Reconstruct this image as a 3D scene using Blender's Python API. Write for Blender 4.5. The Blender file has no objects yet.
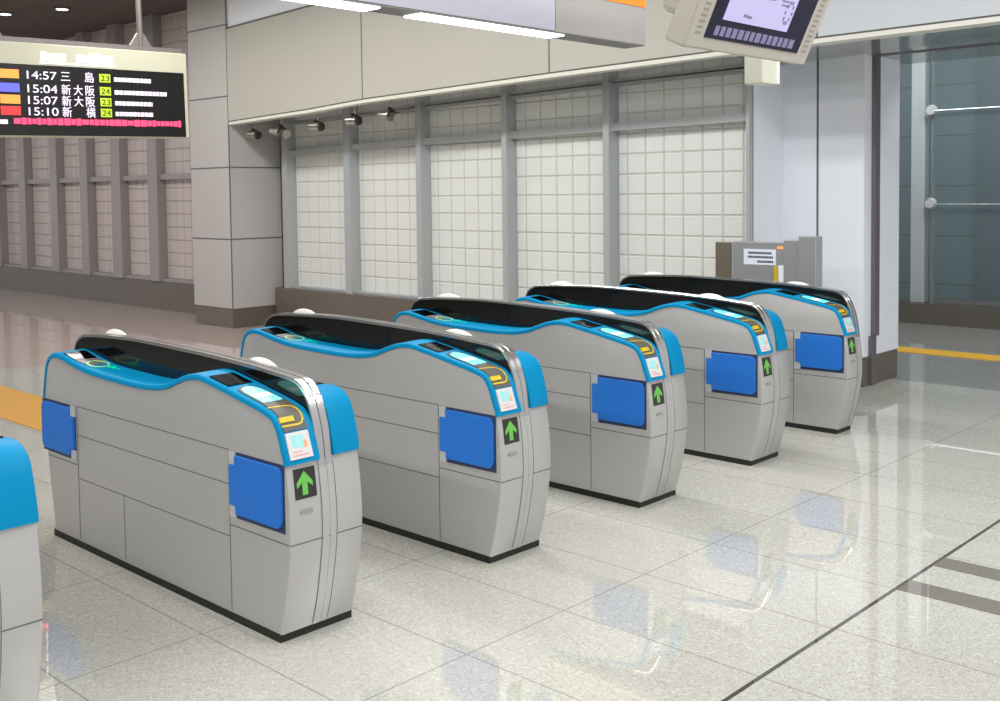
import bpy, bmesh, math, random
from mathutils import Vector, Matrix
random.seed(7)
S = bpy.context.scene
COL = S.collection
R = math.radians

# ------------------------------------------------------------------ materials
def lin(c):
    return tuple(((v/255)/12.92 if v/255 <= .04045 else ((v/255+.055)/1.055)**2.4) for v in c)
def mat(name, rgb, rough=.5, metal=0, spec=.5, ior=1.45, emit=0, emit_rgb=None, noise=0, nscale=8, stretch=None, bump=0, coat=0, alpha=1):
    m = bpy.data.materials.new(name); m.use_nodes = True
    nt = m.node_tree; b = nt.nodes['Principled BSDF']
    c = lin(rgb)
    b.inputs['Base Color'].default_value = (*c, 1)
    b.inputs['Roughness'].default_value = rough
    b.inputs['Metallic'].default_value = metal
    b.inputs['IOR'].default_value = ior
    b.inputs['Specular IOR Level'].default_value = spec
    b.inputs['Coat Weight'].default_value = coat
    b.inputs['Alpha'].default_value = alpha
    if emit:
        b.inputs['Emission Color'].default_value = (*lin(emit_rgb or rgb), 1)
        b.inputs['Emission Strength'].default_value = emit
    if noise:
        tc = nt.nodes.new('ShaderNodeTexCoord'); mp = nt.nodes.new('ShaderNodeMapping')
        if stretch: mp.inputs['Scale'].default_value = stretch
        n = nt.nodes.new('ShaderNodeTexNoise'); n.inputs['Scale'].default_value = nscale; n.inputs['Detail'].default_value = 4
        mx = nt.nodes.new('ShaderNodeMix'); mx.data_type = 'RGBA'
        nt.links.new(tc.outputs['Object'], mp.inputs['Vector']); nt.links.new(mp.outputs['Vector'], n.inputs['Vector'])
        nt.links.new(n.outputs['Fac'], mx.inputs['Factor'])
        mx.inputs['A'].default_value = (*[max(0, v*(1-noise)) for v in c], 1)
        mx.inputs['B'].default_value = (*[min(1, v*(1+noise)) for v in c], 1)
        nt.links.new(mx.outputs['Result'], b.inputs['Base Color'])
        if bump:
            bp = nt.nodes.new('ShaderNodeBump'); bp.inputs['Strength'].default_value = bump; bp.inputs['Distance'].default_value = .01
            nt.links.new(n.outputs['Fac'], bp.inputs['Height']); nt.links.new(bp.outputs['Normal'], b.inputs['Normal'])
    return m

def floor_material():
    m = bpy.data.materials.new('polished_granite_floor'); m.use_nodes = True
    nt = m.node_tree; N = nt.nodes; Lk = nt.links; b = N['Principled BSDF']
    def math_(op, a, bb=None, c=None):
        n = N.new('ShaderNodeMath'); n.operation = op
        for i, v in enumerate((a, bb, c)):
            if v is None: continue
            if isinstance(v, (int, float)): n.inputs[i].default_value = v
            else: Lk.new(v, n.inputs[i])
        return n.outputs[0]
    def mix(f, a, c):
        n = N.new('ShaderNodeMix'); n.data_type = 'RGBA'
        Lk.new(f, n.inputs['Factor'])
        for k, v in (('A', a), ('B', c)):
            if isinstance(v, tuple): n.inputs[k].default_value = (*lin(v), 1)
            else: Lk.new(v, n.inputs[k])
        return n.outputs['Result']
    geo = N.new('ShaderNodeNewGeometry'); sx = N.new('ShaderNodeSeparateXYZ'); Lk.new(geo.outputs['Position'], sx.inputs[0])
    X, Y = sx.outputs['X'], sx.outputs['Y']
    def joint(v, off, sp, w):                       # 1 on the joint line
        q = math_('MODULO', math_('ADD', math_('SUBTRACT', v, off), sp*200), sp)
        d = math_('MINIMUM', q, math_('SUBTRACT', sp, q))
        return math_('LESS_THAN', d, w/2)
    n1 = N.new('ShaderNodeTexNoise'); n1.inputs['Scale'].default_value = 120; n1.inputs['Detail'].default_value = 3; Lk.new(geo.outputs['Position'], n1.inputs['Vector'])
    n2 = N.new('ShaderNodeTexVoronoi'); n2.inputs['Scale'].default_value = 95; Lk.new(geo.outputs['Position'], n2.inputs['Vector'])
    n3 = N.new('ShaderNodeTexNoise'); n3.inputs['Scale'].default_value = .9; n3.inputs['Detail'].default_value = 2; Lk.new(geo.outputs['Position'], n3.inputs['Vector'])
    r1 = N.new('ShaderNodeValToRGB'); r1.color_ramp.elements[0].position = .36; r1.color_ramp.elements[1].position = .64
    r1.color_ramp.elements[0].color = (*lin(FLOOR_A), 1); r1.color_ramp.elements[1].color = (*lin(FLOOR_B), 1)
    Lk.new(n1.outputs['Fac'], r1.inputs['Fac'])
    sep = N.new('ShaderNodeSeparateColor'); Lk.new(n2.outputs['Color'], sep.inputs[0])
    c = mix(math_('MULTIPLY', math_('GREATER_THAN', sep.outputs['Red'], .86), .22), r1.outputs['Color'], (120, 116, 106))
    c = mix(math_('MULTIPLY', math_('GREATER_THAN', sep.outputs['Green'], .86), .3), c, (228, 226, 214))
    c = mix(math_('MULTIPLY', math_('SUBTRACT', n3.outputs['Fac'], .42), .9), c, (190, 186, 176))
    jl = math_('MAXIMUM', joint(X, 1.51, .553, .007), joint(Y, -.6, .89, .007))
    c = mix(math_('MULTIPLY', jl, .55), c, (112, 110, 102))
    ex = math_('LESS_THAN', math_('ABSOLUTE', math_('SUBTRACT', Y, -1.49)), .009)
    c = mix(math_('MULTIPLY', ex, .9), c, (62, 58, 52))
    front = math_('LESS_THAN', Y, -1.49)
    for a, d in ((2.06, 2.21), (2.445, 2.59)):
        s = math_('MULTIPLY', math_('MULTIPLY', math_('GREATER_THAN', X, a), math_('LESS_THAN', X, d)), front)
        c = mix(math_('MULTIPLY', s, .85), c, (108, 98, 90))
    far = math_('MULTIPLY', math_('GREATER_THAN', X, 6.9), math_('LESS_THAN', Y, 5.0))   # darker stone of the passage past the door
    c = mix(math_('MULTIPLY', far, .55), c, (112, 112, 112))
    brown_cast = math_('GREATER_THAN', math_('ADD', math_('MULTIPLY', X, .55), Y), 8.6)         # brownish lighting, dirt and plinth reflection tinted into the floor behind the gates
    c = mix(math_('MULTIPLY', brown_cast, .75), c, (186, 166, 158))
    Lk.new(c, b.inputs['Base Color'])
    b.inputs['Roughness'].default_value = .02
    b.inputs['IOR'].default_value = 2.3
    return m
FLOOR_A, FLOOR_B = (174, 173, 163), (198, 197, 187)

M = {}
M['steel']   = mat('brushed_steel', (186, 185, 183), .42, .5, noise=.03, nscale=6, stretch=(1, .2, 12))
M['seam']    = mat('panel_seam', (104, 104, 100), .6)
M['kick']    = mat('black_kick_plate', (26, 27, 24), .55)
M['rail']    = mat('polished_rail_steel', (188, 186, 184), .2, .85)
M['canopy']  = mat('smoked_black_panel', (20, 20, 20), .08)
M['blue']    = mat('cyan_blue_trim', (0, 132, 180), .45, spec=.12)
M['flap']    = mat('blue_flap', (34, 108, 196), .55, spec=.3)
M['recess_shade']  = mat('flap_recess_shade', (46, 56, 84), .6)  # dark plate colour paints the shade around the sunken flap
M['hinge']   = mat('flap_hinge', (190, 192, 194), .45, .3)
M['dgrey']   = mat('grey_panel', (88, 84, 76), .5)
M['black']   = mat('black_glass', (5, 5, 6), .13, spec=.25)
M['yellow']  = mat('yellow_mark', (206, 178, 30), .5)
M['cyan']    = mat('cyan_screen', (120, 240, 235), .3, emit=.75, emit_rgb=(110, 240, 232))
M['cyanw']   = mat('cyan_screen_bright', (220, 255, 250), .3, emit=.85, emit_rgb=(215, 255, 250))
M['green']   = mat('green_arrow_light', (100, 176, 78), .5, emit=.10, emit_rgb=(110, 200, 80))
M['gring']   = mat('green_ring_light', (150, 220, 150), .4, emit=.3, emit_rgb=(130, 225, 140))
M['gdot']    = mat('green_guide_light', (0, 200, 150), .4, emit=.45, emit_rgb=(0, 210, 150))
M['arrowbg'] = mat('arrow_sign_face', (44, 42, 38), .35)
M['sticker'] = mat('white_sticker', (212, 208, 206), .5)
M['icyan']   = mat('sticker_pale_blue', (150, 220, 220), .5)
M['iorange'] = mat('sticker_orange', (228, 168, 128), .5)
M['ipink']   = mat('sticker_pink', (222, 150, 156), .5)
M['badge']   = mat('grey_badge', (148, 146, 142), .5)
M['lamp']    = mat('white_lamp_dome', (240, 240, 236), .3)
M['pillar']  = mat('light_grey_wall_panel', (188, 185, 183), .5, noise=.03, nscale=1.5)
M['header']  = mat('beige_wall_panel', (184, 181, 171), .5, noise=.03, nscale=.8)
M['white']   = mat('white_wall_panel', (238, 241, 248), .45, noise=.02, nscale=.8)
M['soffit']  = mat('satin_grey_soffit', (158, 160, 159), .10, .55)
M['mullion'] = mat('grey_mullion', (178, 182, 183), .4, .2)
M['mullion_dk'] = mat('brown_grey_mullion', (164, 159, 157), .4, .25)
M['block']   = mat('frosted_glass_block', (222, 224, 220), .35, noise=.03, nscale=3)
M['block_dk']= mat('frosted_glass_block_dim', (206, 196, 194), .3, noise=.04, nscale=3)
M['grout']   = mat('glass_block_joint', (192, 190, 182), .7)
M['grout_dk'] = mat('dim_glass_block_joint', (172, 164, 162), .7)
M['teal_sm'] = mat('panel_joint_blue', (70, 88, 96), .6)
M['stone']   = mat('brown_stone', (106, 98, 90), .32, noise=.1, nscale=9, stretch=(1, 1, .4))
M['ceiling'] = mat('dark_ceiling', (98, 91, 88), .7, noise=.05, nscale=2)
M['tactile'] = mat('yellow_tactile_tile', (226, 172, 48), .5, noise=.05, nscale=6)
M['teal']    = mat('blue_grey_panel', (98, 120, 130), .5, noise=.06, nscale=3)
M['teal_dk'] = mat('dark_blue_grey_panel', (70, 88, 97), .5, noise=.06, nscale=3)
M['column']  = mat('pale_column_paint', (196, 198, 200), .4)
M['frame']   = mat('dark_door_frame', (120, 114, 118), .4, .4)
M['cream']   = mat('cream_board_case', (196, 194, 172), .4, emit=.06, emit_rgb=(230, 228, 205))  # faint glow added to brighten the case, which is no lamp
M['boardblk']= mat('board_black', (22, 20, 20), .35)
M['topgrey'] = mat('grey_metal', (128, 122, 120), .45, .3)
M['poleg']   = mat('pale_grey_pole', (120, 116, 112), .45, .3)
def led(n, rgb, e=.8): return mat(n, rgb, .5, emit=e)
M['l_white'] = led('led_white', (228, 216, 238)); M['l_orange'] = led('led_orange', (226, 150, 70)); M['l_blue'] = led('led_blue', (92, 96, 226))
M['l_red']   = led('led_red', (222, 52, 58)); M['l_pink'] = led('led_pink', (250, 70, 112), .95); M['l_green'] = led('led_green', (164, 190, 44)); M['l_cream'] = led('lit_lettering', (250, 250, 246), .9)
M['ink']     = mat('dark_ink', (44, 52, 92), .6)
M['greydraw']= mat('grey_ink', (120, 116, 150), .6, emit=.25)
M['sign_lit']= mat('sign_face_lit', (172, 172, 184), .4, emit=.10, emit_rgb=(200, 200, 225))
M['sign_grey']= mat('sign_face_grey', (160, 157, 154), .4)
M['orange']  = mat('orange_band', (246, 128, 34), .4, emit=.3)
M['tube']    = mat('fluorescent_tube', (255, 255, 255), .4, emit=3.2, emit_rgb=(250, 248, 255))
M['sign_dk'] = mat('sign_underside', (120, 116, 112), .5)
M['monitor'] = mat('beige_monitor_case', (182, 176, 166), .45)
M['vent']    = mat('monitor_vent', (150, 144, 136), .6)
M['screen']  = mat('monitor_screen_dark', (26, 24, 44), .15, emit=.06, emit_rgb=(40, 36, 80))
M['page']    = mat('monitor_page', (150, 146, 180), .3, emit=.50, emit_rgb=(204, 200, 240))
M['bracket'] = mat('white_bracket', (206, 206, 190), .4)
M['cab']     = mat('stainless_cabinet', (168, 169, 172), .32, .35, noise=.06, nscale=30, stretch=(1, 1, .05))
M['cab_br']  = mat('painted_reflection_steel', (124, 116, 100), .35, .3, noise=.1, nscale=40)  # brown reflection put into the base colour of the steel
M['cab_lt']  = mat('pale_steel_edge', (186, 188, 190), .35, .4)
M['label']   = mat('white_label', (232, 238, 246), .5)
M['chrome']  = mat('spotlight_metal', (176, 172, 164), .25, .8)
M['spot_dk'] = mat('spotlight_dark', (58, 54, 50), .4)
M['lens']    = mat('spotlight_lens', (150, 150, 140), .15)
M['glass']   = mat('clear_glass', (190, 205, 205), .04, alpha=.09)
M['cable']   = mat('steel_rod', (206, 210, 210), .25, .7)
M['floor']   = floor_material()

# ------------------------------------------------------------------ helpers
def link(name, bm, mats, parent=None, loc=None):
    me = bpy.data.meshes.new(name); bmesh.ops.recalc_face_normals(bm, faces=bm.faces)
    bm.to_mesh(me); bm.free()
    for m in (mats if isinstance(mats, (list, tuple)) else [mats]): me.materials.append(m)
    o = bpy.data.objects.new(name, me); COL.objects.link(o)
    if parent: o.parent = parent
    if loc: o.location = loc
    return o
def smooth(o, ang=35):
    for p in o.data.polygons: p.use_smooth = True
    try: o.data.set_sharp_from_angle(angle=R(ang))
    except Exception: pass
    return o
def tag(o, label=None, cat=None, group=None, kind=None):
    if label: o['label'] = label
    if cat: o['category'] = cat
    if group: o['group'] = group
    if kind: o['kind'] = kind
    return o
def empty(name, loc=(0, 0, 0), rz=0):
    o = bpy.data.objects.new(name, None); COL.objects.link(o); o.location = loc; o.rotation_euler = (0, 0, rz)
    o.empty_display_size = .1
    return o
def box(bm, x0, x1, y0, y1, z0, z1, mi=0, bev=0, mtx=None):
    vs = [bm.verts.new((x, y, z)) for x in (x0, x1) for y in (y0, y1) for z in (z0, z1)]
    fs = [bm.faces.new([vs[i] for i in f]) for f in ((0, 1, 3, 2), (4, 6, 7, 5), (0, 4, 5, 1), (2, 3, 7, 6), (0, 2, 6, 4), (1, 5, 7, 3))]
    for f in fs: f.material_index = mi
    if mtx is not None:
        for v in vs: v.co = mtx @ v.co
    if bev:
        es = list({e for f in fs for e in f.edges})
        r = bmesh.ops.bevel(bm, geom=es, offset=bev, segments=2, affect='EDGES', profile=.5, clamp_overlap=True)
        for f in r['faces']: f.material_index = mi
def boxo(name, b, m, parent=None, bev=0):
    bm = bmesh.new(); box(bm, *b, bev=bev); return link(name, bm, m, parent)
def cyl(bm, a, b, r0, r1=None, n=20, mi=0):
    a, b = Vector(a), Vector(b); r1 = r0 if r1 is None else r1
    d = (b-a).normalized(); u = d.orthogonal().normalized(); v = d.cross(u)
    A = [bm.verts.new(a+(u*math.cos(t)+v*math.sin(t))*r0) for t in [2*math.pi*i/n for i in range(n)]]
    B = [bm.verts.new(b+(u*math.cos(t)+v*math.sin(t))*r1) for t in [2*math.pi*i/n for i in range(n)]]
    fs = [bm.faces.new(A), bm.faces.new(B)]+[bm.faces.new((A[i], A[(i+1) % n], B[(i+1) % n], B[i])) for i in range(n)]
    for f in fs: f.material_index = mi
def prism(bm, poly, f0, f1, mi=0):
    """poly: 2-D outline; f0/f1 map a 2-D point to the two end caps"""
    A = [bm.verts.new(f0(p)) for p in poly]; B = [bm.verts.new(f1(p)) for p in poly]; n = len(poly)
    for f in [bm.faces.new(A), bm.faces.new(B)]+[bm.faces.new((A[i], A[(i+1) % n], B[(i+1) % n], B[i])) for i in range(n)]: f.material_index = mi
def rrect(x0, x1, y0, y1, r, n=5, corners=(1, 1, 1, 1)):
    out = []
    for k, (cx, cy, a0) in enumerate(((x0+r, y0+r, 180), (x1-r, y0+r, 270), (x1-r, y1-r, 0), (x0+r, y1-r, 90))):
        if corners[k]:
            for i in range(n+1):
                a = R(a0+90*i/n); out.append((cx+r*math.cos(a), cy+r*math.sin(a)))
        else: out.append(((x0, y0), (x1, y0), (x1, y1), (x0, y1))[k])
    return out
def catmull(P, n=6):
    out = []
    for i in range(len(P)-1):
        a, b, c, d = [Vector(P[max(0, min(len(P)-1, j))]) for j in (i-1, i, i+1, i+2)]
        for k in range(n):
            u = k/n; out.append(.5*((2*b)+(c-a)*u+(2*a-5*b+4*c-d)*u*u+(3*b-a-3*c+d)*u**3))
    out.append(Vector(P[-1])); return out
def offset_closed(P, d):
    n = len(P); out = []
    for i in range(n):
        a, b, c = P[i-1], P[i], P[(i+1) % n]
        e1, e2 = (b-a), (c-b)
        n1 = Vector((-e1.y, e1.x)).normalized() if e1.length > 1e-9 else None
        n2 = Vector((-e2.y, e2.x)).normalized() if e2.length > 1e-9 else None
        m = (n1 or n2)+(n2 or n1)
        m = m/max(m.length_squared/2, .4)
        out.append(b+m*d)
    return out
def text_mesh(name, body, size, m, parent=None, mtx=None, depth=.002, width=None):
    cu = bpy.data.curves.new(name, 'FONT'); cu.body = body; cu.size = size; cu.extrude = depth; cu.align_x = 'LEFT'
    o = bpy.data.objects.new(name, cu); COL.objects.link(o)
    dg = bpy.context.evaluated_depsgraph_get(); me = bpy.data.meshes.new_from_object(o.evaluated_get(dg))
    COL.objects.unlink(o); bpy.data.objects.remove(o); bpy.data.curves.remove(cu)
    me.name = name; me.materials.clear(); me.materials.append(m)
    if width and len(me.vertices):
        xs = [v.co.x for v in me.vertices]; w = max(xs)-min(xs)
        if w > 0: me.transform(Matrix.Translation((-min(xs), 0, 0))); me.transform(Matrix.Diagonal((width/w, 1, 1, 1)))
    if mtx is not None: me.transform(mtx)
    o = bpy.data.objects.new(name, me); COL.objects.link(o)
    if parent: o.parent = parent
    return o

# ------------------------------------------------------------------ ticket gate
W, XL, XR, MIDY = .3456, .148, .215, .975
LP = [(0, .03), (-.031, .13), (-.059, .26), (-.072, .34), (-.078, .40), (-.079, .47), (-.071, .58), (-.055, .684), (-.035, .74), (-.013, .80), (.018, .845), (.06, .863), (.14, .881),
      (.22, .895), (.3, .91), (.42, .930), (.5, .943), (.555, .945), (.63, .934), (.71, .908), (.79, .88), (.87, .865), (.95, .857), (1.08, .853), (1.28, .856), (1.48, .862), (1.59, .872),
      (1.69, .887), (1.795, .905), (1.857, .909), (1.905, .9), (1.945, .872), (1.965, .83), (1.985, .76), (1.998, .69), (1.998, .58), (1.985, .435), (1.965, .28), (1.92, .03)]
CV = catmull(LP)
SEG = [(CV[i+1]-CV[i]) for i in range(len(CV)-1)]
TT = [0]
for s_ in SEG: TT.append(TT[-1]+s_.length)
NV = []
for i in range(len(CV)):
    v = Vector((0, 0))
    for j in (i-1, i):
        if 0 <= j < len(SEG): v += Vector((-SEG[j].y, SEG[j].x)).normalized()
    NV.append(v.normalized())
def surf(t, h):
    t = min(max(t, 0), TT[-1]-1e-6)
    lo, hi = 0, len(TT)-1
    while hi-lo > 1:
        mid = (lo+hi)//2
        if TT[mid] <= t: lo = mid
        else: hi = mid
    u = (t-TT[lo])/(TT[lo+1]-TT[lo])
    p = CV[lo].lerp(CV[lo+1], u); n = NV[lo].lerp(NV[lo+1], u).normalized()
    return p+n*h
def turn(p, rot):                                   # the gate's two sides are the same, turned half a circle
    return Vector((W-p[0], 2*MIDY-p[1], p[2])) if rot else Vector(p)
def place(rot):
    def f(x, t, h):
        q = surf(t, h); return turn((x, q.x, q.y), rot)
    return f
def patch(bm, poly, h0, h1, rot, mi=0, step=.025):
    b2 = bmesh.new(); f = b2.faces.new([b2.verts.new((x, t, 0)) for x, t in poly])
    t0, t1 = min(p[1] for p in poly), max(p[1] for p in poly); t = t0+step
    while t < t1-1e-4:
        bmesh.ops.bisect_plane(b2, geom=b2.verts[:]+b2.edges[:]+b2.faces[:], plane_co=(0, t, 0), plane_no=(0, 1, 0)); t += step
    r = bmesh.ops.extrude_face_region(b2, geom=b2.faces[:])
    for v in [g for g in r['geom'] if isinstance(g, bmesh.types.BMVert)]: v.co.z = 1
    P = place(rot); idx = {}
    for v in b2.verts: idx[v] = bm.verts.new(P(v.co.x, v.co.y, h0+(h1-h0)*v.co.z))
    for f in b2.faces:
        g = bm.faces.new([idx[v] for v in f.verts]); g.material_index = mi
    b2.free()
def loop_strip(pts, w, closed=False):
    """outline polygon (or two for a ring) of a stroke along pts in (x,t)"""
    n = len(pts); L_, R_ = [], []
    for i in range(n):
        a = Vector(pts[i-1] if (i or closed) else pts[0]); b = Vector(pts[i]); c = Vector(pts[(i+1) % n] if (i < n-1 or closed) else pts[-1])
        d = (c-a).normalized(); q = Vector((-d.y, d.x))*w/2
        L_.append(tuple(b+q)); R_.append(tuple(b-q))
    return L_, R_
def stroke(bm, pts, w, h0, h1, rot, closed=False, mi=0):
    L_, R_ = loop_strip(pts, w, closed); P = place(rot); n = len(pts)
    V = [[bm.verts.new(P(x, t, h)) for h in (h0, h1)] for x, t in L_]; U = [[bm.verts.new(P(x, t, h)) for h in (h0, h1)] for x, t in R_]
    for i in range(n if closed else n-1):
        j = (i+1) % n
        for q in ((V[i][1], V[j][1], U[j][1], U[i][1]), (V[i][0], V[j][0], V[j][1], V[i][1]), (U[i][0], U[j][0], U[j][1], U[i][1])):
            bm.faces.new(q).material_index = mi
    if not closed:
        for i in (0, n-1): bm.faces.new((V[i][0], V[i][1], U[i][1], U[i][0])).material_index = mi

def slab(bm, poly, x0, x1, rot, r0=0, mi=0):
    """body slab: side outline poly (y,z) between x0 and x1, edge at x0 softened by r0"""
    layers = [(x0, r0), (x0+r0*.3, r0*.3), (x0+r0, 0), (x1, 0)] if r0 else [(x0, 0), (x1, 0)]
    rings = []
    for x, d in layers:
        q = offset_closed(poly, -d) if d else poly
        rings.append([bm.verts.new(turn((x, p.x, max(p.y, .03)), rot)) for p in q])
    n = len(poly); bm.faces.new(rings[0]); bm.faces.new(rings[-1])
    for a, b in zip(rings, rings[1:]):
        for i in range(n): bm.faces.new((a[i], a[(i+1) % n], b[(i+1) % n], b[i])).material_index = mi

RO = [(-.002, .03), (-.033, .13), (-.061, .26), (-.074, .34), (-.080, .40), (-.081, .47), (-.0735, .58), (-.062, .674), (-.054, .74), (-.040, .81), (-.015, .882), (.013, .93), (.05, .963),
      (.1, .978), (.17, .985), (.3, .995), (.45, 1.004), (.7, 1.014), (.95, 1.02), (1.3, 1.026), (1.55, 1.02), (1.7, 1.014), (1.85, 1.003), (1.9, .99), (1.945, .962), (1.97, .92), (1.985, .85),
      (1.995, .76), (2.004, .69), (2.0, .58), (1.989, .435), (1.969, .28), (1.924, .03)]
ROC = catmull(RO)

def flap_set(bmr, bmf, bmh, side_rot, rear):
    """one blue flap on a side face: recess plate, flap, hinges.  y measured from the front end"""
    fy = (lambda y: 1.968-y) if rear else (lambda y: y)
    def mk(bm, poly, x0, x1):
        prism(bm, poly, lambda p: turn((x0, fy(p[0]), p[1]), side_rot), lambda p: turn((x1, fy(p[0]), p[1]), side_rot))
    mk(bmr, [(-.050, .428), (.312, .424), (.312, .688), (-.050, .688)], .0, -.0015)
    out = rrect(-.040, .268, .444, .676, .034, corners=(1, 0, 0, 1))
    # notched hinge side
    i = [k for k, p in enumerate(out) if p == (.268, .444)][0]
    out = out[:i+1]+[(.268, .476), (.307, .476), (.307, .635), (.268, .635)]+out[i+1:]
    mk(bmf, out, .0, -.014)
    for bm, z0, z1 in zip(bmh, (.426, .6375), (.4735, .687)): mk(bm, [(.2705, z0), (.314, z0), (.314, z1), (.2705, z1)], .0, -.008)

def build_gate(half=False):
    g = empty('ticket_gate')
    sides = (False,) if half else (False, True)
    xe = .218 if half else XL+.07
    # body
    bm = bmesh.new(); low = CV
    for rot in sides: slab(bm, low if not rot else CVR, 0, XL+.004 if not rot else W-XR, rot, .011)
    cen = [p for p in CV if p.y <= .70]
    slab(bm, cen, XL-.005, XR+.003, False)
    # panel joints
    def sj(y0, y1, z0, z1, rot): 
        p = [turn((x, y, z), rot) for x in (-.0012, .002) for y in (y0, y1) for z in (z0, z1)]
        vs = [bm.verts.new(q) for q in p]
        for f in ((0, 1, 3, 2), (0, 4, 5, 1), (2, 3, 7, 6), (0, 2, 6, 4), (1, 5, 7, 3)): bm.faces.new([vs[i] for i in f]).material_index = 1
    h = .0022
    for rot in sides:
        if not rot or True:
            for z, a, b in ((.690, .326, 1.642), (.552, .330, 1.638), (.342, .326, 1.642), (.390, -.07, .326), (.405, 1.642, 1.975)): sj(a, b, z-h, z+h, rot)
            for y, a, b in ((.326, .045, .69), (1.642, .045, .69), (1.195, .045, .342)): sj(y-h, y+h, a, b, rot)
    # cross joint on both ends, follows the bulge
    for e, prof in ((0, 1), (1, -1)):
        for x0, x1 in ((.004, (xe-.002) if half else W-.004),):
            z = .388; y = None
            for a, b in zip(CV, CV[1:]):
                if (a.y-z)*(b.y-z) <= 0 and ((a.x < 1) == (e == 0)): y = a.x+(b.x-a.x)*(z-a.y)/(b.y-a.y)
            box(bm, x0, x1, y-.0012 if e == 0 else y-.004, y+.004 if e == 0 else y+.0012, z-h, z+h, mi=1)
    smooth(link('body', bm, [M['steel'], M['seam']], g), 30)
    # kick plate
    bm = bmesh.new(); box(bm, .003, (xe if half else W)-.003, .003, 1.94, .0, .034)
    link('kick_plate', bm, M['kick'], g)
    # centre rail: two polished bands running over the top and down both ends
    inner = offset_closed(ROC, -.013)
    bm = bmesh.new()
    for a, b in ((XL-.002, .1800), (.1828, XR)):
        n = len(ROC); rings = []
        for x, d in ((a, .013), (a, .003), (a+.003, 0), (b-.003, 0), (b, .003), (b, .013)):
            q = [ROC[i].lerp(inner[i], min(1, d/.013)) for i in range(n)]
            rings.append([bm.verts.new((x, p.x, max(p.y, .03))) for p in q])
        for r0, r1 in zip(rings, rings[1:]+rings[:1]):
            for i in range(n-1): bm.faces.new((r0[i], r0[i+1], r1[i+1], r1[i]))
        for i in (0, n-1): bm.faces.new([r[i] for r in rings])
    rail = smooth(link('centre_rail', bm, [M['rail'], M['steel']], g), 40)
    for p in rail.data.polygons:
        if p.center.z < .665: p.material_index = 1
    bm = bmesh.new()                                # dark joint between the bands
    q = offset_closed(ROC, -.006); n = len(q)
    A = [bm.verts.new((.1798, p.x, max(.03, p.y))) for p in q]; B = [bm.verts.new((.183, p.x, max(.03, p.y))) for p in q]
    for i in range(n-1): bm.faces.new((A[i], A[i+1], B[i+1], B[i]))
    link('rail_joint', bm, M['seam'], rail)
    # thin joints beside the bands on the front face
    bm = bmesh.new(); t_end = TT[min(range(len(CV)), key=lambda i: abs(CV[i].y-.67)+(10 if CV[i].x > 1 else 0))]
    for x in (XL-.0025, XR+.0005): patch(bm, [(x, .01), (x+.002, .01), (x+.002, t_end), (x, t_end)], -.001, .0012, False)
    link('rail_joint', bm, M['seam'], rail)
    # smoked panel under the rail
    top = [p for p in offset_closed(ROC, -.010) if p.y > .70]
    bm = bmesh.new(); prism(bm, top, lambda p: (XL+.003, p.x, p.y), lambda p: (XR-.002, p.x, p.y))
    smooth(link('smoked_panel', bm, M['canopy'], g), 30)
    # lamp domes on the rail
    for y0 in (.43, 1.68):
        bm = bmesh.new(); nu, nv = 16, 8
        zt = [p.y for p in ROC if abs(p.x-y0) < .08][0]-.006
        rows = []
        for j in range(nv+1):
            ph = math.pi/2*j/nv
            rows.append([bm.verts.new((.2325+.0165*math.cos(a)*math.cos(ph), y0+.140*math.sin(a)*math.cos(ph), zt-.045+.068*math.sin(ph))) for a in [2*math.pi*i/nu for i in range(nu)]])
        for r0, r1 in zip(rows, rows[1:]):
            for i in range(nu): bm.faces.new((r0[i], r0[(i+1) % nu], r1[(i+1) % nu], r1[i]))
        bmesh.ops.remove_doubles(bm, verts=bm.verts, dist=1e-5)
        smooth(link('lamp_dome', bm, M['lamp'], g), 60)
    tA = TT[min(range(len(CV)), key=lambda i: abs(CV[i].y-.686)+(10 if CV[i].x > 1 else 0))]
    tB = TT[min(range(len(CV)), key=lambda i: abs(CV[i].y-.690)+(10 if CV[i].x < 1 else 0))]
    for rot in sides:
        P = place(rot); XI = (W-XR-.0005) if rot else XL-.002
        # blue trim
        bm = bmesh.new(); n = 110; prev = None
        prof = [(-.0025, -.004), (-.0025, .010), (.001, .0155), (.006, .018), (XI, .022), (XI, -.004)]
        for i in range(n+1):
            t = tA+(tB-tA)*i/n
            cur = [bm.verts.new(P(x, t, hh)) for x, hh in prof]
            if prev:
                for k in range(len(prof)): bm.faces.new((prev[k], prev[(k+1) % len(prof)], cur[(k+1) % len(prof)], cur[k]))
            else: bm.faces.new(cur)
            prev = cur
        bm.faces.new(prev)
        tr = smooth(link('blue_trim', bm, M['blue'], g), 40)
        H = .0235
        def part(name, poly, m, h0=.012, h1=H, par=tr):
            b = bmesh.new(); patch(b, poly, h0, h1, rot); return smooth(link(name, b, m, par), 30)
        # front end: ticket display, screen, ticket slot, sticker
        part('display_window', [(.014, 1.175), (.126, 1.173), (.126, 1.315), (.014, 1.315)], M['black'])
        part('reader_panel', [(.014, .786), (.120, .786), (.124, .94), (.122, 1.05), (.116, 1.115), (.09, 1.145), (.055, 1.145), (.028, 1.13), (.018, 1.10)], M['dgrey'], h1=.0228)
        s = part('touch_screen', [(.026, .948), (.114, .950)]+[(.112, 1.04), (.108, 1.09), (.096, 1.118), (.075, 1.130), (.055, 1.130), (.035, 1.115), (.027, 1.08)], M['cyan'], h1=.0238)
        part('screen_message', [(.030, 1.005), (.108, 1.005), (.106, 1.045), (.030, 1.045)], M['cyanw'], h0=.0236, h1=.0243)
        b = bmesh.new(); stroke(b, [(.010, .897), (.085, .890), (.103, .880), (.112, .862), (.115, .844), (.112, .822), (.101, .809), (.085, .805), (.012, .806)], .007, .021, .0242, rot)
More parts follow.
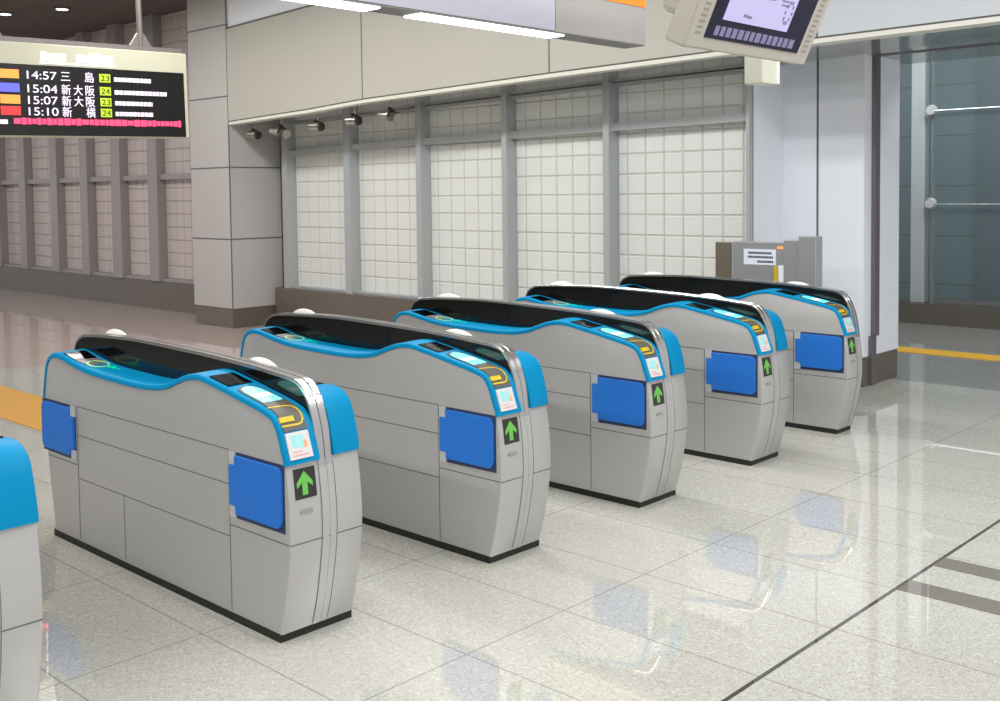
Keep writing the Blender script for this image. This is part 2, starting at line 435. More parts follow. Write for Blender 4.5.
        link('slot_outline', b, M['yellow'], tr)
        part('ticket_slot', [(.010, .818), (.073, .818), (.073, .836), (.010, .836)], M['yellow'], h1=.027)
        st = part('sticker', [(.015, .681), (.117, .681), (.117, .780), (.015, .780)], M['sticker'], h1=.0242)
        b = bmesh.new(); D = .0125
        for x0, x1, t0, t1 in ((.036, .050, .712, .758), (.053, .064, .708, .756)): patch(b, [(x0, t0+D), (x1, t0+D), (x1-.002, t1+D), (x0-.004, t1+D)], .024, .0248, rot)
        patch(b, [(.067, .706+D), (.084, .706+D), (.088, .754+D), (.070, .758+D)], .024, .0248, rot); link('ticket_picture', b, M['icyan'], st)
        b = bmesh.new(); patch(b, [(.084, .706+D), (.102, .706+D), (.102, .726+D), (.094, .738+D), (.086, .73+D)], .024, .0249, rot)
        link('hand_picture', b, M['iorange'], st)
        b = bmesh.new()
        for x in (.030, .040, .048, .058, .066): patch(b, [(x, .690+D), (x+.006, .690+D), (x+.006, .696+D), (x, .696+D)], .024, .0248, rot)
        for k in range(9): patch(b, [(.030+k*.008, .678+D), (.036+k*.008, .678+D), (.036+k*.008, .683+D), (.030+k*.008, .683+D)], .024, .0248, rot)
        link('sticker_lettering', b, M['ipink'], st)
        # rear end: display, reader, ring and guide arrow
        part('rear_display', [(.020, 2.535), (.125, 2.528), (.128, 2.662), (.018, 2.662)], M['black'])
        part('rear_reader_panel', [(.030, 2.415), (.137, 2.420), (.124, 2.526), (.020, 2.530)], M['topgrey'], h1=.0228)
        b = bmesh.new(); stroke(b, [(.078+.046*math.cos(a), 2.418+.062*math.sin(a)) for a in [2*math.pi*i/24 for i in range(24)]], .007, .0215, .0245, rot, closed=True)
        link('reader_ring', b, M['gring'], tr)
        b = bmesh.new(); patch(b, [(.091, 2.28), (.106, 2.28), (.106, 2.32), (.122, 2.32), (.098, 2.350), (.074, 2.32), (.091, 2.32)], .0215, .0243, rot)
        patch(b, [(.093, 2.245), (.104, 2.245), (.104, 2.262), (.093, 2.262)], .0215, .0243, rot); link('guide_arrow', b, M['gdot'], tr)
        # direction sign on the end face
        D = .0135
        b = bmesh.new(); patch(b, [(.030, .520+D), (.127, .520+D), (.127, .633+D), (.030, .633+D)], -.004, .003, rot)
        sg = link('direction_sign', b, M['arrowbg'], g)
        b = bmesh.new(); patch(b, [(.063, .533+D), (.087, .533+D), (.087, .580+D), (.111, .561+D), (.111, .580+D), (.076, .622+D), (.039, .580+D), (.039, .561+D), (.063, .580+D)], .002, .0042, rot)
        link('up_arrow', b, M['green'], sg)
        b = bmesh.new(); patch(b, rrect(.046, .106, .476, .493, .008), -.002, .0035, rot); link('badge', b, M['badge'], g)
        for rear in ((False, True) if not rot else ()):
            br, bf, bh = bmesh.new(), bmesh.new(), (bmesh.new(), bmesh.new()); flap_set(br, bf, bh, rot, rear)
            rec = link('flap_recess_shade', br, M['recess_shade'], g)
            fl = link('flap_door', bf, M['flap'], g)
            bv = fl.modifiers.new('soft_edge', 'BEVEL'); bv.width = .003; bv.segments = 2; bv.limit_method = 'ANGLE'
            for q in bh: link('hinge', q, M['hinge'], fl)
    return g
# the right-hand slab is the left one turned round; its lower ends follow the left slab's
_hi = [p for p in LP if p[1] > .72]
CVR = catmull([(.03, .03), (-.015, .28), (-.035, .435), (-.05, .62), (-.05, .69)]+_hi+[(2.000, .70), (2.005, .684), (2.021, .58), (2.029, .47), (2.028, .40), (2.022, .34), (2.009, .26), (1.981, .13), (1.95, .03)])

def copy_tree(o, parent=None):
    c = o.copy(); COL.objects.link(c)
    if parent: c.parent = parent
    for ch in list(o.children): copy_tree(ch, c)
    return c
GX = [-1.256, 0.0, 1.1472, 2.2927, 3.444, 4.5787]
GY = [0, -.012, 0, 0, .008, .004]
GL = ['silver ticket gate cut off by the left edge of the picture',
      'large silver ticket gate with blue trim, nearest one seen whole, at far left of row',
      'silver blue-trimmed ticket gate standing directly behind the nearest whole gate',
      'silver blue-trimmed ticket gate in the middle of the row, third one seen whole',
      'silver blue-trimmed ticket gate next to the narrow end gate by the wall',
      'narrow half-width ticket gate ending the row beside the white wall panel']
proto = build_gate()
for i, x in enumerate(GX):
    g = proto if i == 0 else (build_gate(True) if i == 5 else copy_tree(proto))
    g.location = (x, GY[i], 0); tag(g, GL[i], 'ticket gate', 'ticket gates in the row')

# ------------------------------------------------------------------ setting
def struct(o, label, cat): return tag(o, label, cat, kind='structure')
CEIL = 4.35
struct(boxo('floor', (-9, 14, -7, 26, -.12, 0), M['floor']), 'polished pale speckled granite floor with thin tile joints', 'floor')
struct(boxo('ceiling', (-9, 14, -3.2, 26, CEIL, CEIL+.1), M['ceiling']), 'dark grey ceiling over the station hall', 'ceiling')
struct(boxo('trim_1', (8.47, 8.81, -4, 3.6, 0, .006), M['tactile']), 'yellow tactile strip crossing the floor beyond the doorway', 'tactile paving')
struct(boxo('trim_2', (.99, 1.56, 3.2, 22, 0, .006), mat('dull_yellow_tactile_tile', (200, 148, 62), .5, noise=.08, nscale=6)), 'yellow tactile strip on the floor behind the gates at left', 'tactile paving')  # duller yellow than the strip beyond the doorway

PX, PY = 5.194, 8.43
def wall_pillar():
    bm = bmesh.new(); box(bm, PX, 5.96, PY, 9.34, .25, CEIL)
    for z in (1.131, 2.04, 2.93, 3.82):
        box(bm, PX-.003, 5.955, PY-.003, 9.343, z-.008, z+.008, mi=1)
    box(bm, PX-.002, PX+.010, PY-.002, PY+.010, .25, CEIL, mi=1)
    return link('wall_left', bm, [M['pillar'], M['seam']])
struct(wall_pillar(), 'square grey panelled pillar left of the frosted windows', 'wall')
bm = bmesh.new(); box(bm, PX+.008, 5.97, PY+.008, 9.33, 0, .25, bev=.004); struct(link('baseboard_left', bm, M['stone']), 'brown stone base of the grey pillar', 'baseboard')

def interp(K, y):
    if y >= K[0][0]: return K[0][1]
    for (a, za), (b, zb) in zip(K, K[1:]):
        if b <= y <= a: return za+(zb-za)*(a-y)/(a-b)
    return K[-1][1]
# header over the windows; its lower edge drops a little towards the pillar
ZE = [(8.44, 2.57), (6.73, 2.625), (5.79, 2.672), (3.1, 2.728), (.5, 2.768), (-1.0, 2.78), (-4.0, 2.80)]
zlow = lambda y: interp(ZE, y)
def beam(bm, x0, x1, ys, za, zb, mi=0):
    A = [[bm.verts.new((x, y, za(y))) for x in (x0, x1)] for y in ys]; B = [[bm.verts.new((x, y, zb(y))) for x in (x0, x1)] for y in ys]
    n = len(ys)
    for i in range(n-1):
        for q in ((A[i][0], A[i+1][0], B[i+1][0], B[i][0]), (A[i][1], A[i+1][1], B[i+1][1], B[i][1]), (A[i][0], A[i+1][0], A[i+1][1], A[i][1]), (B[i][0], B[i+1][0], B[i+1][1], B[i][1])):
            bm.faces.new(q).material_index = mi
    for i in (0, n-1): bm.faces.new((A[i][0], B[i][0], B[i][1], A[i][1])).material_index = mi
def header(name, y0, y1, m_main, label):
    """panel from y0 (far) to y1 (near)"""
    bm = bmesh.new()
    ys = [y0]+[y for y, _ in ZE if y1 < y < y0]+[y1]
    top = lambda y: 3.775+.035*(8.35-y)
    st = lambda *a: beam(bm, a[0], a[1], ys, a[2], a[3], a[4])
    st(PX, PX+.16, lambda y: zlow(y)+.048, lambda y: top(y)-.013, 0)
    st(PX+.008, PX+.15, lambda y: zlow(y)+.034, lambda y: zlow(y)+.048, 1)
    st(PX+.002, PX+.16, lambda y: zlow(y), lambda y: zlow(y)+.034, 2)
    st(PX+.008, PX+.15, lambda y: top(y)-.013, lambda y: top(y)+.013, 1)
    st(PX+.03, PX+.16, lambda y: top(y)+.013, lambda y: max(CEIL, top(y)+.02), 3)
    for y in (5.785, 3.108, .473):
        if y1 < y < y0: box(bm, PX-.0015, PX+.01, y-.008, y+.008, zlow(y)+.048, top(y), mi=1)
    return struct(link(name, bm, [m_main, M['seam'], M['cream_trim'], M['white']]), label, 'wall')
M['cream_trim'] = mat('pale_edge_trim', (222, 220, 208), .4)
header('wall_back', PY-.002, 1.35, M['header'], 'beige panelled wall band above the frosted windows')
M['header_white'] = mat('white_band_panel', (196, 200, 204), .5, noise=.02, nscale=.8)
header('wall_front', 1.35, -4.0, M['header_white'], 'white panelled wall band above the doorway at right')
# soffit
def soffit():
    bm = bmesh.new(); A = []
    for y in sorted({8.43, 1.4, *[q for q, _ in ZE[1:]]}, reverse=True):
        zb = interp([(8.1, 2.60), (2.85, 2.709), (1.45, 2.726), (-1, 2.80), (-4, 2.82)], y)
        A.append([bm.verts.new(p) for p in ((PX+.005, y, zlow(y)+.004), (6.0, y, zb), (6.0, y, 2.95), (PX+.14, y, 2.95))])
    for a, b in zip(A, A[1:]):
        for k in range(4): bm.faces.new((a[k], a[(k+1) % 4], b[(k+1) % 4], b[k]))
    for a in (A[0], A[-1]): bm.faces.new(a)
    box(bm, 5.98, 7.4, -4, 1.9, 2.805, 2.96)
    return link('trim_3', bm, M['soffit'])
struct(soffit(), 'satin grey soffit under the wall band, above the windows', 'soffit')

# windows: glass-block panels between deep mullions
def glass_block(bm, x, ya, yb, z0, z1, cw, ch, yoff=0):
    box(bm, x+.008, x+.06, ya, yb, z0, z1, mi=1)
    y = ya-yoff
    while y < yb:
        a, b = max(y+.007, ya), min(y+cw-.007, yb)
        if b-a > .02:
            z = z0
            while z < z1-.02:
                zb = min(z+ch-.007, z1)
                q = [(a, z+.004), (b, z+.004), (b, zb), (a, zb)]
                A = [bm.verts.new((x+.0085, *p)) for p in q]
                ins = .007
                q2 = [(a+ins, z+.004+ins), (b-ins, z+.004+ins), (b-ins, zb-ins), (a+ins, zb-ins)]
                if b-a > .03 and zb-z > .04:
                    B = [bm.verts.new((x, *p)) for p in q2]
                    bm.faces.new(B)
                    for i in range(4): bm.faces.new((A[i], A[(i+1) % 4], B[(i+1) % 4], B[i]))
                else: bm.faces.new(A)
                z += ch
        y += cw
XM, XG = 5.80, 5.95
MUL = [(8.176, 8.075), (6.91, 6.80), (5.617, 5.535), (4.295, 4.225), (2.973, 2.90)]
TR = lambda y: interp([(8.1, 2.203), (7.0, 2.245), (2.85, 2.289), (1.45, 2.306)], y)
TOP = lambda y: interp([(8.1, 2.565), (2.85, 2.674), (1.45, 2.690)], y)
bays = [(MUL[i][1], MUL[i+1][0]) for i in range(4)]+[(MUL[4][1], 1.434)]
for i, (yf, yn) in enumerate(bays):
    w = empty('window_%d' % (i+1), (XG, (yf+yn)/2, .5)); wl = w.location.copy()
    def fin(name, bm, m):
        for v in bm.verts: v.co -= wl
        return link(name, bm, m, w)
    def wp(name, b, m, bev=.003):
        bm = bmesh.new(); box(bm, *b, bev=bev); return fin(name, bm, m)
    bm = bmesh.new(); glass_block(bm, XG, yn, yf, .50, 2.72, .209, .192, .10 if i == 4 else .13); fin('glass_block_panel', bm, [M['block'], M['grout']])
    wp('mullion', (XM, XG+.1, MUL[i][1]-.001, MUL[i][0], .485, 2.74), M['mullion'])
    wp('sill', (XM+.06, XG+.05, yn, yf, .485, .515), M['mullion'])
    bm = bmesh.new(); beam(bm, XM+.09, XG+.05, [yf, yn], lambda y: TOP(y), lambda y: TOP(y)+.033); fin('top_rail', bm, M['mullion'])
    bm = bmesh.new(); beam(bm, XM+.045, XG+.05, [yf+.05, yn+.002], lambda y: TR(y)-.036, lambda y: TR(y)+.036); fin('transom', bm, M['mullion'])
    if i == 4: wp('end_frame', (XM, XM+.06, 1.40, 1.434, .485, 2.80), M['mullion'])
    tag(w, ['frosted glass-block window bay next to the grey pillar', 'frosted glass-block window bay second from the grey pillar', 'frosted glass-block window bay in the middle of the five',
            'frosted glass-block window bay left of the widest bay', 'widest frosted glass-block window bay, beside the steel cabinet'][i], 'window', 'glass-block windows along the hall', kind='structure')
bm = bmesh.new(); box(bm, 5.79, 6.05, 1.70, 8.36, 0, .485, bev=.004)
for y in (7.45, 6.1, 4.75, 3.4): box(bm, 5.789, 5.795, y-.003, y+.003, .01, .475, mi=1)
struct(link('baseboard_back', bm, [M['stone'], M['seam']]), 'brown stone plinth under the frosted windows', 'baseboard')
struct(boxo('wall_behind', (6.04, 6.2, 2.0, 26, 0, CEIL), M['grout']), 'wall carrying the glass-block windows', 'wall')

# hall further back on the left: same wall line, dimmer bays
MY = [(11.27, 11.55), (12.40, 12.70), (13.51, 13.77), (14.62, 14.89), (15.90, 16.16), (17.05, 17.33), (18.2, 18.48), (19.4, 19.68)]
y_prev = 9.35
for i, (ma, mb_) in enumerate(MY):
    yn, yf = y_prev, ma
    w = empty('window_%d' % (6+i), (5.95, (yn+yf)/2, .42)); wl = w.location.copy()
    def wp(name, b, m, bev=.003):
        bm = bmesh.new(); box(bm, b[0]-wl.x, b[1]-wl.x, b[2]-wl.y, b[3]-wl.y, b[4]-wl.z, b[5]-wl.z, bev=bev); return link(name, bm, m, w)
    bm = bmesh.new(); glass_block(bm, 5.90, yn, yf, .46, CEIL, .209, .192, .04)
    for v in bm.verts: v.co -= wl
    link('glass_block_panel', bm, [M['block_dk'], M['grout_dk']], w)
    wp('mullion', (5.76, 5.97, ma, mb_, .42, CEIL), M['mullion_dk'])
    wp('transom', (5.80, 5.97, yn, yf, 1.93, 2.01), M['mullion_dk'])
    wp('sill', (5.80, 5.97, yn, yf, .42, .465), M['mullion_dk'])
    tag(w, 'dim frosted glass-block window bay %s' % ['nearest the grey pillar at left', 'second left of the grey pillar', 'third left of the grey pillar', 'fourth left of the grey pillar',
        'fifth left of the grey pillar', 'sixth left of the grey pillar', 'seventh left of the grey pillar', 'at the far left edge behind the departure board'][i], 'window', 'dim windows of the hall at left', kind='structure')
    y_prev = mb_
struct(boxo('baseboard_far', (5.79, 6.03, 9.345, 24, 0, .42), M['stone']), 'brown stone plinth under the dim windows at left', 'baseboard')

# right-hand wall panel, jamb and doorway
bm = bmesh.new(); box(bm, 6.383, 7.09, .651, 2.2, .24, 2.90, bev=.002)
box(bm, 5.862, 6.40, 1.402, 1.431, .24, 2.80)
box(bm, 5.858, 5.866, 1.398, 1.405, .24, 2.80, mi=1)
for y in (1.072,): box(bm, 6.380, 6.39, y-.009, y+.009, .25, 2.90, mi=1)
struct(link('wall_right', bm, [M['white'], M['seam']]), 'smooth white wall panels behind the narrow end gate', 'wall')
bm = bmesh.new(); box(bm, 6.36, 7.06, .645, 2.2, 0, .25, bev=.004); struct(link('baseboard_right', bm, M['stone']), 'grey-brown stone base of the white wall panel', 'baseboard')
bm = bmesh.new(); box(bm, 6.525, 6.615, .615, .651, .42, 2.83); box(bm, 6.48, 6.57, .62, .655, 0, .42); box(bm, 6.51, 6.62, -4, .651, 2.80, 2.86)
struct(link('door_1', bm, M['frame']), 'dark metal frame of the wide doorway at right', 'door')
# far wall of the passage
bm = bmesh.new(); box(bm, 11.8, 12.0, -4, 9, 0, CEIL)
for z in (.42, 1.05, 1.70, 2.35, 3.0, 3.65): box(bm, 11.796, 11.81, -4, 9, z-.008, z+.008, mi=1)
for y in (3.3,): box(bm, 11.796, 11.81, y-.008, y+.008, 0, CEIL, mi=1)
box(bm, 11.68, 11.8, -4, 1.62, 0, CEIL, mi=2)
for z in (.9, 2.1, 3.3): box(bm, 11.676, 11.69, -4, 1.62, z-.006, z+.006, mi=1)
struct(link('wall_far', bm, [M['teal'], M['teal_sm'], M['teal_dk']]), 'blue-grey panelled wall beyond the glass past the doorway', 'wall')
struct(boxo('trim_4', (10.84, 11.8, -4, 9, 0, .25), M['stone']), 'low brown stone kerb in front of the glass past the doorway', 'kerb')
struct(boxo('wall_passage', (7.09, 14, 6.3, 6.4, 0, CEIL), M['teal']), 'end wall of the passage behind the white panels', 'wall')

# glass screen with column and point fittings
col = empty('glass_screen', (11.0, 1.95, .25))
cl = col.location.copy()
def cp(name, fn, m, par=col):
    bm = bmesh.new(); fn(bm)
    for v in bm.verts: v.co -= cl
    return link(name, bm, m, par)
cp('column', lambda bm: box(bm, 10.95, 11.10, 1.985, 2.155, .25, 4.2, bev=.01), M['column'])
cp('fin', lambda bm: box(bm, 10.95, 11.05, 1.895, 1.905, .25, 4.2), M['cable'])
cp('glass_pane', lambda bm: box(bm, 10.90, 10.912, -3.5, 1.88, .27, 4.2), M['glass'])
cp('glass_pane', lambda bm: box(bm, 10.90, 10.912, 1.90, 6.0, .27, 4.2), M['glass'])
for z in (2.62, 1.485):
    fit = cp('point_fitting', lambda bm: (cyl(bm, (10.85, 1.88, z), (10.91, 1.88, z), .055, .07, 20), cyl(bm, (10.915, 1.90, z-.02), (11.0, 2.03, z-.09), .03, .02, 12)), M['column'])
    cp('rod', lambda bm: cyl(bm, (10.86, 1.88, z-.01), (10.86, -3.5, z-.01), .010, None, 8), M['cable'], fit)
tag(col, 'glass screen held by a pale column with round fittings past the doorway', 'glass screen')

# ------------------------------------------------------------------ stainless cabinet
cab = empty('steel_cabinet', (5.6, .9, 0)); cl2 = cab.location.copy()
def kb(name, b, m, par=cab, bev=.004):
    bm = bmesh.new(); box(bm, b[0]-cl2.x, b[1]-cl2.x, b[2]-cl2.y, b[3]-cl2.y, b[4]-cl2.z, b[5]-cl2.z, bev=bev); return link(name, bm, m, par)
kb('end_box', (5.42, 5.52, 1.335, 1.497, 0, 1.252), M['cab_br'])
kb('edge_strip', (5.41, 5.52, 1.316, 1.335, 0, 1.252), M['cab_lt'])
kb('front_panel', (5.40, 5.52, .853, 1.316, 0, 1.262), M['cab'])
kb('side_panel', (5.39, 5.52, .722, .850, 0, 1.285), M['cab'])
kb('projecting_case', (5.38, 5.50, .590, .720, 0, 1.316), M['cab'])
kb('pale_edge', (5.385, 5.50, .578, .589, 0, 1.316), M['cab_lt'])
nt = kb('notice', (5.397, 5.402, .925, 1.214, 1.080, 1.205), M['label'], bev=0)
bm = bmesh.new()
for r_, (z, a, b) in enumerate(((1.175, .96, 1.17), (1.142, .95, 1.175), (1.106, .95, 1.09))):
    y = b
    while y > a:
        wd = random.uniform(.011, .017); box(bm, 5.3955-cl2.x, 5.3975-cl2.x, y-wd-cl2.y, y-cl2.y, z-.009, z+.009); y -= wd+.005
link('notice_lettering', bm, M['ink'], nt)
kb('orange_label', (5.396, 5.402, .858, .912, 1.212, 1.232), M['l_orange'], bev=0)
kb('yellow_slip', (5.390, 5.402, .900, .940, .90, 1.075), M['yellow'])
kb('white_slip', (5.385, 5.402, .853, .897, .88, 1.080), M['label'])
tag(cab, 'stainless steel cabinet with a white notice, against the white wall behind the gates', 'cabinet')

# ------------------------------------------------------------------ departure board
bd = empty('departure_board', (3.60, 6.772, 2.73)); bd.rotation_euler = (0, -.02, 0); bd.scale = (1.128, 1.128, 1.128)
def bb(name, b, m, par=bd, bev=0):
    bm = bmesh.new(); box(bm, *b, bev=bev); return link(name, bm, m, par)
bb('case', (-3.4, .055, 0, .26, -.385, .385), M['cream'], bev=.006)
bb('top_cap', (-3.4, .03, .03, .23, .385, .43), M['topgrey'])
bb('display_face', (-3.36, .016, -.008, .004, -.38, .205), M['boardblk'])
rows = [(.122, 'l_orange', '14:57', ('三', '', '島'), '23'), (.010, 'l_blue', '15:04', ('新', '大', '阪'), '24'), (-.085, 'l_orange', '15:07', ('新', '大', '阪'), '23'), (-.178, 'l_red', '15:10', ('新', '', '横'), '24')]
FACE = Matrix.Rotation(R(90), 4, 'X')
def at(x, z): return Matrix.Translation((x, -.010, z)) @ FACE
for k, (z, cm, tm, dest, tr_) in enumerate(rows):
    h_ = .078
    bb('train_type', (-1.74, -1.685, -.012, -.006, z-.035, z+.030), M[cm]) if k % 2 else None
    nm = bb('train_number', (-1.65, -1.49, -.012, -.006, z-.036, z+.036), M[cm])
    text_mesh('departure_time', tm, .095, M['l_white'], bd, at(-1.425, z-.034), .002, .25)
    for q, ch in enumerate(dest):
        if ch: text_mesh('destination_letter', ch, .095, M['l_white'], bd, at(-1.14+q*.105, z-.036), .003, .08)
    pf = bb('platform_tile', (-.80, -.70, -.012, -.006, z-.036, z+.036), M['l_green'])
    text_mesh('platform_number', tr_, .07, M['boardblk'], pf, Matrix.Translation((-.788, -.0125, z-.025)) @ FACE, .001, .078)
    bm = bmesh.new(); x = -.665; end = (-.31, -.16, -.31, -.31)[k]
    while x < end:
        wd = random.uniform(.022, .04); box(bm, x, min(x+wd, end), -.012, -.006, z-.024, z+.012); x += wd+.007
    link('remark_line', bm, M['l_white'], bd)
bm = bmesh.new(); x = -1.55
while x < -.04:
    wd = random.uniform(.03, .06); hh = random.uniform(.026, .036); box(bm, x, x+wd, -.012, -.006, -.268-hh+.012, -.268+hh); x += wd+.008
link('message_line', bm, M['l_pink'], bd)
bb('message_start', (-1.66, -1.60, -.012, -.006, -.288, -.253), M['l_white'])
bm = bmesh.new()
for x0, x1, n_ in ((-1.30, -1.08, 4), (-.99, -.66, 6)):
    wd = (x1-x0)/n_
    for j in range(n_): box(bm, x0+j*wd, x0+(j+.86)*wd, -.004, .002, .245, .30+.03*random.random())
box(bm, -1.31, -.99, -.004, .002, .222, .232); box(bm, -.99, -.64, -.004, .002, .222, .232)
link('heading_lettering', bm, M['l_cream'], bd)
for px in (-.325, -1.66):
    bm = bmesh.new(); cyl(bm, (px, .13, .42), (px, .13, 1.43), .024)
    hp = link('hanging_pole', bm, M['poleg'], bd)
    bm = bmesh.new(); prism(bm, [(px-.115, .43), (px+.115, .43), (px+.03, .56), (px-.03, .56)], lambda p: (p[0], .12, p[1]), lambda p: (p[0], .14, p[1]))
    link('gusset', bm, M['topgrey'], hp)
tag(bd, 'hanging departure board with coloured train rows and a pink message line', 'departure board')

# ------------------------------------------------------------------ hanging sign box
sg = empty('hanging_sign', (2.607, .205, 2.49))
def sb(name, b, m, par=sg, bev=0):
    bm = bmesh.new(); box(bm, *b, bev=bev); return link(name, bm, m, par)
Y0, Y1 = -.035, .105
sb('case', (-3.2, 0, Y0+.008, Y1, .012, .55), M['sign_grey'], bev=.003)
sb('lit_face', (-3.2, -.768, Y0, Y0+.01, .004, .55), M['sign_lit'])
sb('grey_face', (-.763, -.002, Y0, Y0+.01, .0, .55), M['sign_grey'])
sb('orange_band', (-.64, -.004, Y0-.004, Y0, .205, .32), M['orange'])
un = sb('underside', (-3.2, -.012, Y0+.002, Y1, -.006, .012), M['sign_dk'])
for a, b in ((-1.665, -.68), (-2.9, -1.895)): sb('light_tube', (a, b, Y0+.012, Y1-.012, -.014, -.004), M['tube'], un, .004)
for x in (-.5, -2.4):
    bm = bmesh.new(); cyl(bm, (x, .03, .55), (x, .03, CEIL-2.49), .02); link('hanging_rod', bm, M['poleg'], sg)
tag(sg, 'long hanging sign box with lit tubes underneath and an orange band', 'sign')

# ------------------------------------------------------------------ monitor
mo = empty('hanging_monitor', (1.654, -.708, 2.308)); mo.rotation_euler = (R(25), 0, 0)      # local x along the bottom, z up the screen
def mb(name, b, m, par=mo, bev=0):
    bm = bmesh.new(); box(bm, *b, bev=bev); return link(name, bm, m, par)
mb('case', (0, 1.075, 0, .105, 0, .76), M['monitor'], bev=.012)
mb('bezel', (.006, 1.069, -.012, .01, .006, .754), M['monitor'], bev=.008)
scn = mb('screen', (.112, .945, -.016, -.006, .061, .68), M['screen'])
pg = mb('page', (.20, .765, -.0185, -.014, .152, .62), M['page'])
bm = bmesh.new()
x = .17
while x < .86:
    wd = random.uniform(.032, .045); box(bm, x, x+wd, -.0185, -.014, .078, .122); x += wd+.014
link('caption_lettering', bm, M['greydraw'], scn)
bm = bmesh.new()
for a, b, z in ((.25, .56, .285), (.25, .54, .30), (.62, .70, .31), (.62, .69, .29), (.63, .70, .27)): box(bm, a, b, -.0205, -.017, z-.004, z+.004)
for a, b, z in ((.35, .38, .187), (.385, .42, .184)): box(bm, a, b, -.0205, -.017, z-.006, z+.006)
for k in range(10):
    an = 2*math.pi*k/10; box(bm, .715+.03*math.cos(an)-.006, .715+.03*math.cos(an)+.006, -.0205, -.017, .24+.05*math.sin(an)-.008, .24+.05*math.sin(an)+.008)
link('page_lines', bm, M['greydraw'], pg)
for xa in (.058, 1.006):
    bm = bmesh.new()
    for k in range(26): box(bm, xa-.022, xa+.022, -.0135, -.008, .07+k*.026, .082+k*.026)
    link('vent_slots', bm, M['vent'], mo)
mb('rear_housing', (.10, 1.0, .10, .26, .10, .70), M['monitor'], bev=.03)
tag(mo, 'tilted beige information monitor hanging at the top of the picture', 'monitor')
# its hanging pole, upright although the screen leans
hp = empty('ceiling_bracket', (2.93, -.37, 2.255))
bm = bmesh.new(); box(bm, -.075, .10, -.04, .07, 0, CEIL-2.255, bev=.006); link('post', bm, M['bracket'], hp)
bm = bmesh.new(); box(bm, .075, .103, -.045, -.03, .004, .6, bev=.003); link('cover_strip', bm, M['lamp'], hp)
tag(hp, 'white bracket post poking out below the hanging monitor', 'bracket')

# ------------------------------------------------------------------ soffit spotlights
SP = [((5.42, 8.18), 'a', 'small metal spotlight nearest the grey pillar, under the soffit'),
      ((5.42, 7.62), 'b', 'twin-headed pale spotlight second from the grey pillar, under the soffit'),
      ((5.42, 6.885), 'a', 'small dark spotlight third from the grey pillar, under the soffit'),
      ((5.42, 6.20), 'a', 'dark spotlight fourth from the grey pillar, in front of a mullion'),
      ((5.42, 5.58), 'b', 'twin-headed spotlight farthest from the grey pillar, under the soffit')]
for (x, y), kind, lab in SP:
    zt = zlow(y)+.01+(x-PX)*.05
    o = empty('spotlight', (x, y, zt)); tag(o, lab, 'spotlight', 'spotlights under the soffit')
    bm = bmesh.new(); cyl(bm, (0, 0, -.012), (0, 0, .03), .045); link('ceiling_plate', bm, M['chrome'], o)
    bm = bmesh.new(); cyl(bm, (0, 0, -.13), (0, 0, -.01), .014, None, 10); link('stem', bm, M['chrome'], o)
    if kind == 'a':
        bm = bmesh.new(); cyl(bm, (-.03, .09, -.16), (-.01, -.06, -.165), .05, .058, 20); hd = link('lamp_head', bm, M['chrome'], o)
        bm = bmesh.new(); cyl(bm, (-.0099, -.058, -.165), (-.006, -.085, -.166), .052, .05, 20); link('lens', bm, M['spot_dk'], hd)
        bm = bmesh.new(); cyl(bm, (.0, .04, -.10), (.0, -.03, -.135), .03, .035, 14); link('knuckle', bm, M['spot_dk'], o)
    else:
        bm = bmesh.new(); cyl(bm, (-.03, .16, -.15), (-.02, -.02, -.17), .042, .06, 20); hd = link('lamp_head', bm, M['chrome'], o)
        bm = bmesh.new(); cyl(bm, (-.02, -.05, -.145), (-.04, -.16, -.20), .035, .062, 20); h2 = link('lamp_head', bm, M['spot_dk'], o)
        bm = bmesh.new(); cyl(bm, (-.0395, -.157, -.1995), (-.042, -.168, -.205), .056, .056, 20); link('lens', bm, M['lens'], h2)
        bm = bmesh.new(); cyl(bm, (0, .02, -.09), (-.02, -.05, -.14), .03, .035, 14); link('knuckle', bm, M['spot_dk'], o)
# ceiling downlights seen above the departure board
for (x, y), lab in (((4.164, 12.558), 'bright recessed downlight at the upper left corner'), ((4.572, 11.614), 'recessed downlight in the dark ceiling right of the corner one')):
    o = empty('downlight', (x, y, CEIL)); tag(o, lab, 'downlight', 'downlights in the dark ceiling')
    bm = bmesh.new(); cyl(bm, (0, 0, -.02), (0, 0, .02), .11, .10, 24); rg = link('trim_ring', bm, M['poleg'], o)
    bm = bmesh.new(); cyl(bm, (0, 0, -.024), (0, 0, -.018), .08, None, 24); link('bulb_face', bm, M['tube'], rg)

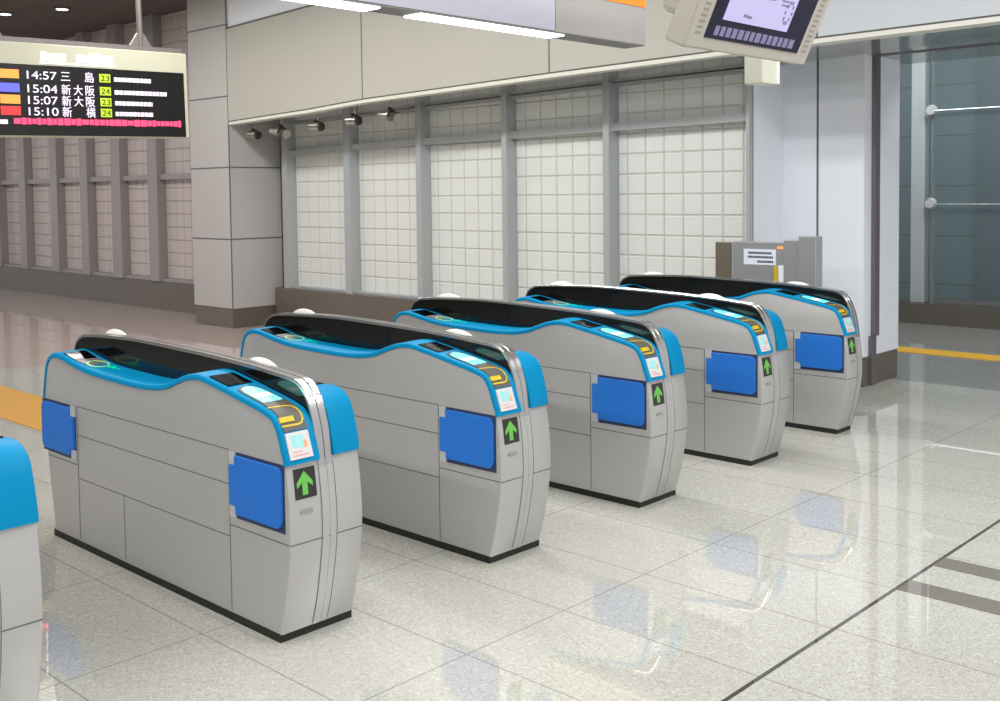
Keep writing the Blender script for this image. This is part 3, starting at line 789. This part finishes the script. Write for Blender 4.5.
# ------------------------------------------------------------------ light
def area(name, loc, rot, sx, sy, power, col=(1, 1, 1)):
    l = bpy.data.lights.new(name, 'AREA'); l.shape = 'RECTANGLE'; l.size = sx; l.size_y = sy; l.energy = power; l.color = col
    o = bpy.data.objects.new(name, l); COL.objects.link(o); o.location = loc; o.rotation_euler = rot
    return o
area('unseen_ceiling_strip', (-.4, -.5, 4.28), (0, 0, 0), .3, 8, 140, (1, .99, .97))
area('unseen_ceiling_strip', (-4.4, 1.0, 4.28), (0, 0, 0), .4, 9, 400, (1, .99, .97))
area('unseen_ceiling_strip', (3.4, -3.4, 4.28), (0, 0, 0), 3.5, .4, 130, (1, .99, .98))
area('unseen_ceiling_strip', (3.0, 5.2, 4.28), (0, 0, 0), .3, 8, 235, (1, .99, .97))  # unseen light added to brighten the window wall and header
area('unseen_ceiling_strip', (2.4, -.9, 4.28), (0, 0, 0), .3, 4.2, 105, (.97, .98, 1))  # unseen light added to brighten the white wall panels at right
area('unseen_ceiling_strip', (2.0, 13.5, 4.28), (0, 0, 0), .35, 8, 200, (1, .94, .92))
area('passage_lamp', (9.3, 1.0, 4.25), (0, 0, 0), 1.2, 5, 150, (.92, .98, 1))
struct(boxo('light_blocking_wall', (-9.1, -9, -3.2, 26, 0, CEIL), mat('light_blocking_grey', (120, 116, 112), .6)), 'plain grey wall added out of view at left to block side light', 'wall')  # unseen wall added to keep side light off the gates
w = bpy.data.worlds.new('hall_ambient'); S.world = w; w.use_nodes = True
w.node_tree.nodes['Background'].inputs['Color'].default_value = (.95, .97, 1, 1)
w.node_tree.nodes['Background'].inputs['Strength'].default_value = .8

# ------------------------------------------------------------------ camera
F, YAW, ROLL, PITCH, CYP = 1074.94, .81132, -.012, .05, 245.54
c = bpy.data.cameras.new('camera'); c.sensor_width = 36; c.sensor_fit = 'HORIZONTAL'; c.lens = F*36/1000; c.shift_y = -(350.5-CYP)/1000
c.clip_start = .05; c.clip_end = 100
co = bpy.data.objects.new('camera', c); COL.objects.link(co)
fw = Vector((math.sin(YAW)*math.cos(PITCH), math.cos(YAW)*math.cos(PITCH), -math.sin(PITCH))); rt = Vector((math.cos(YAW), -math.sin(YAW), 0)); up = rt.cross(fw)
cr_, sr_ = math.cos(ROLL), math.sin(ROLL)
r2 = rt*cr_+up*sr_; u2 = up*cr_-rt*sr_
m = Matrix((r2, u2, -fw)).transposed().to_4x4(); m.translation = Vector((-2.29796, -3.35926, 1.69153))
co.matrix_world = m
S.camera = co
S.view_settings.view_transform = 'Standard'; S.view_settings.look = 'None'; S.view_settings.gamma = 1; S.view_settings.use_curve_mapping = False
S.view_settings.exposure = 0
